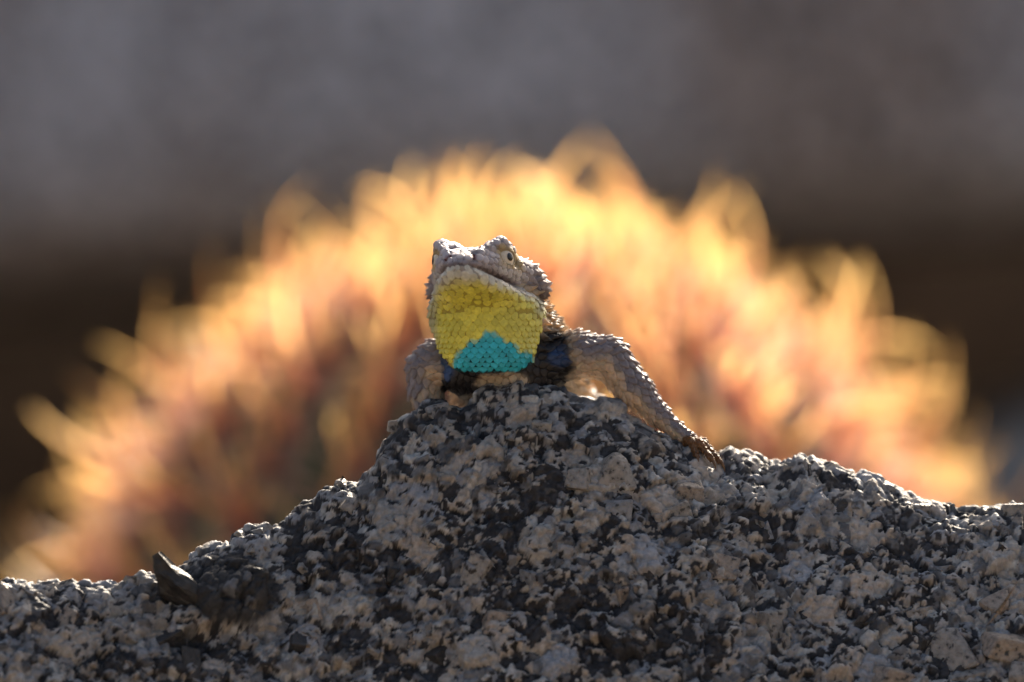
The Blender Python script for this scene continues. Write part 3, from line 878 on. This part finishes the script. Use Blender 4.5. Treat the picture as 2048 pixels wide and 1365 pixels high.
def lizard_colour(P, Nm, reg, seed=0):
    """pigment of the skin at P"""
    H = to_head(P); n = len(P)
    x, y, z = P[:, 0], P[:, 1], P[:, 2]
    j1 = vnoise(P, 2.2, 81 + seed); j2 = vnoise(P, 5.0, 82 + seed)
    c = np.empty((n, 3), np.float32)
    grey = np.array((0.40, 0.37, 0.395)); cream = np.array((0.68, 0.57, 0.43)); gold = np.array((0.52, 0.42, 0.28))
    black = np.array((0.016, 0.015, 0.018)); blue = np.array((0.03, 0.085, 0.24)); yellow = np.array((0.76, 0.71, 0.10))
    teal = np.array((0.03, 0.52, 0.68)); pale = np.array((0.62, 0.61, 0.53))
    # trunk, neck
    c[:] = gold; c *= (1 + 0.25 * j2)[:, None]
    bands = sstep(0.2, 0.6, np.sin(y * 0.28 + j2 * 1.5)) * (Nm[:, 2] > 0.1)
    c = mixc(c, (0.12, 0.10, 0.09), (bands * 0.6).astype(np.float32))
    c = mixc(c, cream, sstep(0.1, -0.6, Nm[:, 2]).astype(np.float32))
    # limbs: grey above, cream below, mottled
    limb = (reg == R_AR) | (reg == R_AL) | (reg == R_HIND)
    sel = Nm[:, 2] + 0.55 * np.where(reg == R_AR, Nm[:, 0], np.where(reg == R_AL, -Nm[:, 0], 0)) + 0.25 * j1
    lc = mixc(np.repeat(np.array([(0.34, 0.31, 0.335)]), n, 0).astype(np.float32), cream * 1.05, sstep(0.25, -0.35, sel).astype(np.float32))
    lc = mixc(lc, (0.13, 0.12, 0.135), (sstep(0.15, 0.7, j2 + 0.3 * j1) * (sel > 0) * 0.7).astype(np.float32))
    c[limb] = lc[limb]
    hands = (reg == R_HR) | (reg == R_HL)
    c[hands] = np.array((0.26, 0.13, 0.05)) * (1 + 0.3 * j1[hands][:, None])
    # chest: cream with black shoulder patches washed blue
    ch = (reg == R_CHEST) | (((reg == R_AR) | (reg == R_NECK) | (reg == R_TRUNK)) & (x < 17) & (x > 4) & (z < 13) & (y < 12)) | ((reg == R_AL) & (x > -13.2)) | ((reg == R_THROAT) & (z < 5.0))
    cc = np.repeat((cream * 0.72)[None], n, 0).astype(np.float32)
    pr = np.exp(-(((x - 10.6) / 5.6) ** 2 + ((z - 5.0) / 7.2) ** 2) ** 2 * 0.9)
    pl = np.exp(-(((x + 10.2) / 5.0) ** 2 + ((z - 2.6) / 5.6) ** 2) ** 2 * 0.9)
    bar = np.exp(-((z - 3.4 - 0.10 * np.abs(x + 1.5)) / 1.1) ** 2) + 0.9 * np.exp(-((z + 1.2) / 0.8) ** 2)
    bk = np.clip(pr + pl + bar * (np.abs(x + 1) < 9) * 0.9 + 0.25 * j1, 0, 1)
    cc = mixc(cc, black, sstep(0.28, 0.52, bk).astype(np.float32))
    bl = np.exp(-(((x - 13.2) / 2.8) ** 2 + ((z - 6.3) / 2.6) ** 2)) + np.exp(-(((x + 12.2) / 2.3) ** 2 + ((z - 3.6) / 2.8) ** 2))
    cc = mixc(cc, blue, (sstep(0.25, 0.75, bl) * sstep(.3, .6, bk)).astype(np.float32))
    c[ch] = cc[ch]
    # back-side of the neck keeps its tan; arm skin past the patch keeps its grey
    # throat and jaw
    th = ((reg == R_THROAT) & (z >= 3.0)) | (reg == R_JAW)
    tc_ = np.repeat(yellow[None], n, 0).astype(np.float32) * (1 + 0.14 * j2)[:, None].astype(np.float32)
    tc_ = mixc(tc_, (0.72, 0.71, 0.22), (sstep(-4, 9, x) * 0.45).astype(np.float32))
    tc_ = mixc(tc_, pale, sstep(-9.3, -7.2, H[:, 2] + 0.5 * j1 - 0.05 * np.clip(-H[:, 0] - 6, 0, 12)).astype(np.float32))
    tc_ = mixc(tc_, (0.46, 0.435, 0.40), (sstep(-7.6, -6.2, H[:, 2]) * sstep(9, 3, H[:, 0])).astype(np.float32))
    # olive grey along the hind edge of the jaw
    tc_ = mixc(tc_, (0.33, 0.33, 0.24), (sstep(6.6, 9.2, x + 0.4 * j1) * sstep(13, 18, z)).astype(np.float32))
    tc_ = mixc(tc_, (0.36, 0.36, 0.28), sstep(-13.2, -15.0, x + 0.4 * j1).astype(np.float32) * 0.7)
    te = 12.0 - 0.85 * np.clip(np.abs(x + 1.4) - 1.6, 0, 99) - z + 1.9 * vnoise(P, 1.6, 97) + 0.3 * np.clip(np.abs(x + 1.6) - 5, 0, 9)
    tc_ = mixc(tc_, teal, (sstep(-0.3, 0.9, te) * (y < 0) * (np.abs(x + 1.5) < 8.8)).astype(np.float32))
    c[th] = tc_[th]
    # head
    hd = reg == R_HEAD
    hc = np.repeat(grey[None], n, 0).astype(np.float32) * (1 + 0.16 * j1)[:, None].astype(np.float32)
    hb = np.abs(H[:, 1]); hz = H[:, 2]; ha = H[:, 0]
    hc = mixc(hc, (0.55, 0.55, 0.58), (sstep(-4.6, -4.0, hz) * sstep(-2.2, -3.0, hz) * sstep(5.5, 2.5, ha) * sstep(-9, -5, ha)).astype(np.float32))
    under = sstep(2.3, 1.5, hz) * sstep(-3.2, -2.4, hz) * sstep(5.5, 3.5, np.abs(ha + 0.5)) * (hb > 5.6)
    hc = mixc(hc, (0.46, 0.36, 0.20), under.astype(np.float32))
    hc = mixc(hc, (0.15, 0.105, 0.095), (0.85 * sstep(-4.2, -4.8, hz)).astype(np.float32))  # shade of the mouth gap painted into the lip colour
    nos = np.linalg.norm(np.stack([ha - 10.6, hb - 2.7, hz + 2.9], 1), axis=1)
    hc = mixc(hc, (0.20, 0.04, 0.03), sstep(1.35, 0.9, nos).astype(np.float32))
    c[hd] = hc[hd]
    return np.clip(c, 0.004, 0.85)

def region_of(P):
    return np.argmin(np.stack(parts_d(P)), 0)

def scale_template(sharp, dome, keel, n=11):
    """unit scale: u along the flow, v across, w up; a flat plate with a bevelled rim, keel and skirt; open below"""
    V = [(0.05, 0, dome)]
    rings = ((0.5, 0.98), (0.88, 0.82), (1.0, 0.35), (1.0, -1))
    for ring, (rr, hh) in enumerate(rings):
        for k in range(n):
            t = 2 * math.pi * k / n
            cu, sv = math.cos(t), math.sin(t)
            rad = 0.5
            if cu > 0: rad *= 1 + sharp * max(0, cu) ** 5
            u, v = rad * cu * rr, 0.5 * sv * rr * (0.98 - 0.25 * sharp * max(0, cu))
            if ring < 3: h = dome * hh + keel * math.exp(-(v / 0.12) ** 2) * (0.6 + 0.6 * (u + 0.5)) + 0.22 * sharp * max(0, u)
            else: h = -0.28; u *= 0.94; v *= 0.94
            V.append((u, v, h))
    F = []
    for k in range(n): F.append((0, 1 + k, 1 + (k + 1) % n))
    for r in range(3):
        o = 1 + r * n
        for k in range(n):
            a_, b_ = o + k, o + (k + 1) % n
            F += [(a_, a_ + n, b_ + n), (a_, b_ + n, b_)]
    return np.array(V), np.array(F)

def build_lizard():
    V, F = surface_nets()
    Nm = sdf_grad(V); reg = region_of(V)
    skin_c = lizard_colour(V, Nm, reg)
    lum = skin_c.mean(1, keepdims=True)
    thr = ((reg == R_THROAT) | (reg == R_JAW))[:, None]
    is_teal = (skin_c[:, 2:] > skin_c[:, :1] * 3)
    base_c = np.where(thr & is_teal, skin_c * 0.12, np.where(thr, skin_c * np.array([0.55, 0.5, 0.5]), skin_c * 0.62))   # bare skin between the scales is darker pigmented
    skin = attr_mat('lizard_skin', 'pigment', 0.5, 900, 0.15, 0.4, 2500, spec=0.4)
    body = link('lizard', np_mesh('lizard', V * 0.001, F, skin, True, {'pigment': base_c}))
    body.location = LZ_O
    tag(body, 'spiny grey lizard with yellow and turquoise throat propped up on the granite peak', 'lizard')
    # --- spread scale seats over the skin
    tri = np.concatenate([F[:, [0, 1, 2]], F[:, [0, 2, 3]]])
    ar = np.linalg.norm(np.cross(V[tri[:, 1]] - V[tri[:, 0]], V[tri[:, 2]] - V[tri[:, 0]]), axis=1) / 2
    nc = 90000
    tid = RNG.choice(len(tri), nc, p=ar / ar.sum()); b = RNG.random((nc, 2)); fl = b.sum(1) > 1; b[fl] = 1 - b[fl]
    C = V[tri[tid, 0]] + (V[tri[tid, 1]] - V[tri[tid, 0]]) * b[:, :1] + (V[tri[tid, 2]] - V[tri[tid, 0]]) * b[:, 1:]
    def spacing(P, rg):
        H = to_head(P)
        s_ = np.full(len(P), 2.3); hb = np.abs(H[:, 1])
        s_[(rg == R_THROAT)] = 1.75
        s_[(rg == R_JAW)] = 1.45
        s_[rg == R_HEAD] = 1.55
        s_[(rg == R_AR) | (rg == R_AL)] = 1.75
        s_[rg == R_CHEST] = 1.5
        s_[rg == R_NECK] = 1.8
        s_[(rg == R_TRUNK)] = 2.2
        s_[(rg == R_HR) | (rg == R_HL)] = 0.8
        lim = np.clip((P[:, 0] - 30) / 12, 0, 1) * (rg == R_AR); s_ = s_ * (1 - 0.45 * lim)
        s_ = np.where((rg == R_THROAT) & (P[:, 2] < 7), s_ * 0.85, s_)
        Hm_ = H.copy(); Hm_[:, 1] = hb; E = eye_frame(Hm_); eye = np.linalg.norm(E, axis=1)
        s_ = np.where((rg == R_HEAD) & (eye < 3.7) & (E[:, 1] > 1.0), 0.7, s_)
        mouth = np.abs(H[:, 2] + 5.1) < 1.5
        s_ = np.where(((rg == R_HEAD) | (rg == R_JAW)) & mouth, 1.1, s_)
        s_ = np.where((rg == R_JAW) & ~mouth & (H[:, 0] > 3), 1.8, s_)
        s_ = np.where((rg == R_HEAD) & ~mouth & (H[:, 0] > 2.5) & (hb < 5), 1.75, s_)
        s_ = np.where(P[:, 1] > 30, s_ * 1.25, s_)
        return s_
    rg = region_of(C); sp = spacing(C, rg)
    cell = {}; keep = []
    g = 2.6
    order = RNG.permutation(nc)
    Ci = np.floor(C / g).astype(int)
    Cl = C.tolist(); spl = sp.tolist(); Cil = Ci.tolist()
    for q in order.tolist():
        x, y, z = Cl[q]; r = spl[q] * 0.86; ix, iy, iz = Cil[q]; ok = True
        for dx in (-1, 0, 1):
            for dy in (-1, 0, 1):
                for dz in (-1, 0, 1):
                    for o in cell.get((ix + dx, iy + dy, iz + dz), ()):
                        ox, oy, oz = Cl[o]
                        rr = max(r, spl[o] * 0.86) if False else (r + spl[o] * 0.86) * 0.5
                        if (ox - x) ** 2 + (oy - y) ** 2 + (oz - z) ** 2 < rr * rr: ok = False; break
                    if not ok: break
                if not ok: break
            if not ok: break
        if ok: cell.setdefault((ix, iy, iz), []).append(q); keep.append(q)
    P = C[keep]
    # the throat's scales sit in regular overlapping rows: walk round the throat at each level
    rows = []
    cxy = np.array([-2.9, -1.5])
    zr, kr = 20.6, 0
    phi = np.radians(np.linspace(-205, 25, 460))
    dirs = np.stack([np.cos(phi), np.sin(phi), 0 * phi], 1)
    while zr > 1.6:
        Q = np.concatenate([cxy, [zr]])[None] + dirs * 19.0
        for _ in range(40): Q = Q - dirs * (np.clip(sdf(Q), -1, 1) * 0.7)[:, None]
        L_ = np.concatenate([[0], np.cumsum(np.linalg.norm(np.diff(Q, axis=0), axis=1))])
        wd = 1.95 if zr > 13 else 1.95 - 0.35 * (13 - zr) / 11
        mid = np.interp(np.radians(-95), phi, L_)
        t = np.arange(-30, 31) * wd + mid + (wd / 2 if kr % 2 else 0)
        t = t[(t > 0) & (t < L_[-1])] + RNG.normal(0, 0.11, ((t > 0) & (t < L_[-1])).sum())
        rows.append(np.stack([np.interp(t, L_, Q[:, d]) for d in range(3)], 1))
        nz_ = sdf_grad(rows[-1])[:, 2]
        zr -= (1.30 if zr > 13 else 1.30 - 0.35 * (13 - zr) / 11) * float(np.clip(np.sqrt(1 - np.median(nz_) ** 2), 0.45, 1)); kr += 1
    rows = np.concatenate(rows)
    rr_ = region_of(rows)
    rows = rows[(rows[:, 2] > 1.8 + 0.045 * (rows[:, 0] + 2) ** 2)] ; rr_ = region_of(rows)
    rows = rows[(rr_ == R_THROAT) & (np.abs(sdf(rows)) < 0.1)]
    pr_ = region_of(P)
    P = P[~((pr_ == R_THROAT) & (P[:, 2] < 20.6))]
    # even the seats out, so they sit in near-regular rows
    from mathutils.kdtree import KDTree
    for it in range(7):
        s_ = spacing(P, region_of(P))
        kd = KDTree(len(P))
        for i_, p in enumerate(P.tolist()): kd.insert(p, i_)
        kd.balance()
        nb = np.zeros((len(P), 8), int)
        for i_, p in enumerate(P.tolist()):
            r_ = kd.find_n(p, 9); nb[i_] = [t[1] for t in r_[1:9]] + [i_] * (9 - len(r_))
        d = P[:, None] - P[nb]; L = np.linalg.norm(d, axis=2) + 1e-6
        want = (s_[:, None] + s_[nb]) * 0.5 * 1.06
        push = np.clip(want - L, 0, None) / L
        mv = (d * push[..., None]).sum(1) * 0.22
        mv = mv / np.maximum(1, np.linalg.norm(mv, axis=1, keepdims=True) / 0.5)
        P = P + mv
        G = sdf_grad(P); P = P - G * np.clip(sdf(P), -.5, .5)[:, None]
    kd = KDTree(len(rows))
    for i_, p in enumerate(rows.tolist()): kd.insert(p, i_)
    kd.balance()
    far = np.array([kd.find(p)[2] for p in P.tolist()]) > 0.85
    P = np.concatenate([P[far], rows]); is_row = np.concatenate([np.zeros(far.sum(), bool), np.ones(len(rows), bool)])
    Nm = sdf_grad(P, 0.4); rg = region_of(P); s_ = spacing(P, rg); H = to_head(P)
    s_[is_row] = 1.72; s_[is_row] *= 1 - 0.12 * sstep(12, 4, P[is_row, 2])
    n = len(P)
    # flow: the way each scale's tip points
    flow = np.tile(np.array([0.1, 1.0, -0.3]), (n, 1))
    flow[rg == R_HEAD] = -HM[0] + np.array([0, 0, 0.1])
    flow[(rg == R_JAW)] = np.array([0.15, 0.35, -1.0]); flow[rg == R_THROAT] = np.array([0.05, 0.3, -1.0]); flow[rg == R_CHEST] = np.array([0, .5, -1])
    flow[rg == R_NECK] = np.array([0.55, 0.75, -0.2])
    for R_, ch in ((R_AR, ARM_R), (R_AL, ARM_L), (R_HR, ARM_R[-2:]), (R_HL, ARM_L[-2:])):
        m = np.where(rg == R_)[0]
        if not len(m): continue
        best = np.full(len(m), 1e9); fl_ = np.zeros((len(m), 3))
        for (a_, ra), (b_, rb) in zip(ch[:-1], ch[1:]):
            dd = capsule(P[m], a_, b_, ra, rb); u = np.array(b_, float) - np.array(a_, float); u /= np.linalg.norm(u)
            k = dd < best; best[k] = dd[k]; fl_[k] = u
        flow[m] = fl_
    flow = flow - Nm * (flow * Nm).sum(1, keepdims=True); flow /= np.linalg.norm(flow, axis=1, keepdims=True) + 1e-6
    side = np.cross(Nm, flow)
    col = lizard_colour(P, Nm, rg)
    rnd = RNG.random(n)
    col = col * (0.86 + 0.28 * rnd)[:, None]
    # skip seats under the eyeballs' openings and inside the nostril
    hb = np.abs(H[:, 1])
    Hm_ = H.copy(); Hm_[:, 1] = hb; E = eye_frame(Hm_)
    drop = (rg == R_HEAD) & (E[:, 1] > 1.2) & ((E[:, 0] / 3.3) ** 2 + (E[:, 2] / 1.95) ** 2 < 1.0) & (np.linalg.norm(E, axis=1) < 4)
    drop |= (rg == R_HEAD) & (np.linalg.norm(np.stack([H[:, 0] - 10.6, hb - 2.7, H[:, 2] + 2.9], 1), axis=1) < 1.1)
    drop |= ((rg == R_HEAD) | (rg == R_JAW)) & (np.abs(H[:, 2] + 5.15) < 0.42) & (H[:, 0] > -14)
    temporal = (rg == R_HEAD) & (H[:, 0] < -8.5) & (H[:, 2] < 3.2)
    sets = {
        'throat_scales': (((rg == R_THROAT) & (P[:, 2] >= 8)) | (rg == R_JAW), (0.15, 0.085, 0.0), 1.32, 1.22, 0.12),
        'gular_scales': ((rg == R_THROAT) & (P[:, 2] < 8), (0.22, 0.09, 0.0), 1.20, 1.26, 0.42),
        'head_plates': ((rg == R_HEAD) & ~temporal, (0.10, 0.13, 0.0), 1.24, 1.08, 0.07),
        'temple_scales': (temporal, (0.8, 0.13, 0.08), 1.35, 1.05, 0.26),
        'limb_scales': ((rg == R_AR) | (rg == R_AL) | (rg == R_HIND), (0.55, 0.15, 0.08), 1.26, 1.14, 0.15),
        'back_scales': ((rg == R_NECK) | (rg == R_TRUNK), (1.2, 0.2, 0.14), 1.3, 1.05, 0.30),
        'hand_scales': ((rg == R_HR) | (rg == R_HL), (0.4, 0.2, 0.05), 1.25, 1.15, 0.16),
        'chest_scales': (rg == R_CHEST, (0.4, 0.14, 0.0), 1.25, 1.2, 0.1),
    }
    sm = attr_mat('lizard_scale', 'pigment', 0.42, 1400, 0.16, 0.25, 3500, translucent=0.48, spec=0.8, tint=(1.2, 1.0, 0.8))
    sm2 = attr_mat('throat_scale', 'pigment', 0.45, 1400, 0.14, 0.25, 3500, translucent=0.12, spec=0.45, tint=(1.2, 1.0, 0.8))
    for name, (m, tp, lu, lv, tilt) in sets.items():
        m = np.where(m & ~drop)[0]
        if not len(m): continue
        T, TF = scale_template(*tp)
        sz = s_[m] * (0.86 + 0.28 * rnd[m])
        tl = tilt * (0.6 + 0.8 * RNG.random(len(m)))
        # the frill of the throat's lower edge and the neck stand further off
        if name == 'throat_scales': tl = tl + 0.30 * sstep(11.5, 8.5, P[m, 2]) + 0.2 * sstep(6.0, 9.5, np.abs(P[m, 0] + 3))
        u = flow[m] * np.cos(tl)[:, None] + Nm[m] * np.sin(tl)[:, None]; w_ = Nm[m] * np.cos(tl)[:, None] - flow[m] * np.sin(tl)[:, None]
        VV = P[m][:, None] + (T[None, :, 0:1] * lu * u[:, None] + T[None, :, 1:2] * lv * side[m][:, None] + T[None, :, 2:3] * w_[:, None]) * sz[:, None, None]
        FF = (TF[None] + (np.arange(len(m)) * len(T))[:, None, None]).reshape(-1, 3)
        VP = VV.reshape(-1, 3); rgv = np.repeat(rg[m], len(T))
        cc = 0.45 * np.repeat(col[m], len(T), 0) + 0.55 * lizard_colour(VP, np.repeat(Nm[m], len(T), 0), rgv) * np.repeat(0.86 + 0.28 * rnd[m], len(T))[:, None]
        o = link(name, np_mesh(name, VV.reshape(-1, 3) * 0.001, FF, sm2 if name in ('throat_scales', 'gular_scales', 'head_plates', 'chest_scales') else sm, True, {'pigment': cc}), body); tag(o, kind='stuff')
    # --- eyes
    em, N, L, p = new_mat('eye_iris'); p.inputs['Base Color'].default_value = (0.62, 0.54, 0.40, 1); p.inputs['Roughness'].default_value = 0.12
    tc = N.new('ShaderNodeTexCoord'); no = N.new('ShaderNodeTexNoise'); no.inputs['Scale'].default_value = 1500
    L.new(tc.outputs['Object'], no.inputs['Vector']); r_ = N.new('ShaderNodeValToRGB')
    r_.color_ramp.elements[0].color = (0.55, 0.46, 0.32, 1); r_.color_ramp.elements[1].color = (0.80, 0.74, 0.62, 1)
    L.new(no.outputs['Fac'], r_.inputs[0]); L.new(r_.outputs[0], p.inputs['Base Color'])
    pm, N, L, p = new_mat('eye_pupil'); p.inputs['Base Color'].default_value = (0.006, 0.005, 0.005, 1); p.inputs['Roughness'].default_value = 0.06
    for sgn in (1, -1):
        ctr = from_head(EYE_B[0], EYE_B[1] * sgn, EYE_B[2])
        bm = bmesh.new(); bmesh.ops.create_uvsphere(bm, u_segments=40, v_segments=24, radius=3.15)
        me = bpy.data.meshes.new('eye'); bm.to_mesh(me); bm.free(); me.materials.append(em)
        me.polygons.foreach_set('use_smooth', np.ones(len(me.polygons), bool))
        me.transform(Matrix.Scale(0.001, 4))
        o = link('eye', me, body); o.location = ctr * 0.001
        look = np.array([0.46, 0.888 * sgn, 0.02]) @ HM
        bm = bmesh.new(); bmesh.ops.create_uvsphere(bm, u_segments=32, v_segments=32, radius=3.22)
        bmesh.ops.delete(bm, geom=[v for v in bm.verts if v.co.z < 3.22 * math.cos(0.31)], context='VERTS')
        me = bpy.data.meshes.new('pupil'); bm.to_mesh(me); bm.free(); me.materials.append(pm)
        me.polygons.foreach_set('use_smooth', np.ones(len(me.polygons), bool))
        me.transform(Matrix.Scale(0.001, 4) @ Vector(look).to_track_quat('Z', 'Y').to_matrix().to_4x4())
        link('pupil', me, o)
    # --- claws
    cm, N, L, p = new_mat('claw_horn'); p.inputs['Roughness'].default_value = 0.3
    tc = N.new('ShaderNodeTexCoord'); no = N.new('ShaderNodeTexNoise'); no.inputs['Scale'].default_value = 1200
    L.new(tc.outputs['Object'], no.inputs['Vector']); r_ = N.new('ShaderNodeValToRGB')
    r_.color_ramp.elements[0].color = (0.05, 0.025, 0.012, 1); r_.color_ramp.elements[1].color = (0.22, 0.11, 0.04, 1)
    L.new(no.outputs['Fac'], r_.inputs[0]); L.new(r_.outputs[0], p.inputs['Base Color'])
    for f in FING_R + FING_L + FING_HR + FING_HL:
        p1, p2 = np.array(f[1][0]), np.array(f[2][0]); d = p2 - p1; d /= np.linalg.norm(d)
        pts = [p2 - d * .3, p2 + d * .9 + np.array((0, 0, .1)), p2 + d * 1.6 + np.array((0, 0, -.5)), p2 + d * 1.9 + np.array((0, 0, -1.3))]
        rad = [.55, .45, .28, .03]
        VV, FF = [], []
        sd = np.cross(d, (0, 0, 1)); sd /= np.linalg.norm(sd); up = np.cross(sd, d)
        for q, r0 in zip(pts, rad):
            for k in range(7): t = 2 * math.pi * k / 7; VV.append(q + sd * math.cos(t) * r0 * .8 + up * math.sin(t) * r0)
        for a_ in range(3):
            for k in range(7): FF.append((a_ * 7 + k, a_ * 7 + (k + 1) % 7, (a_ + 1) * 7 + (k + 1) % 7, (a_ + 1) * 7 + k))
        link('claw', np_mesh('claw', np.array(VV) * .001, np.array(FF), cm), body)
    print('lizard verts', len(V), 'scales', n)
build_lizard()
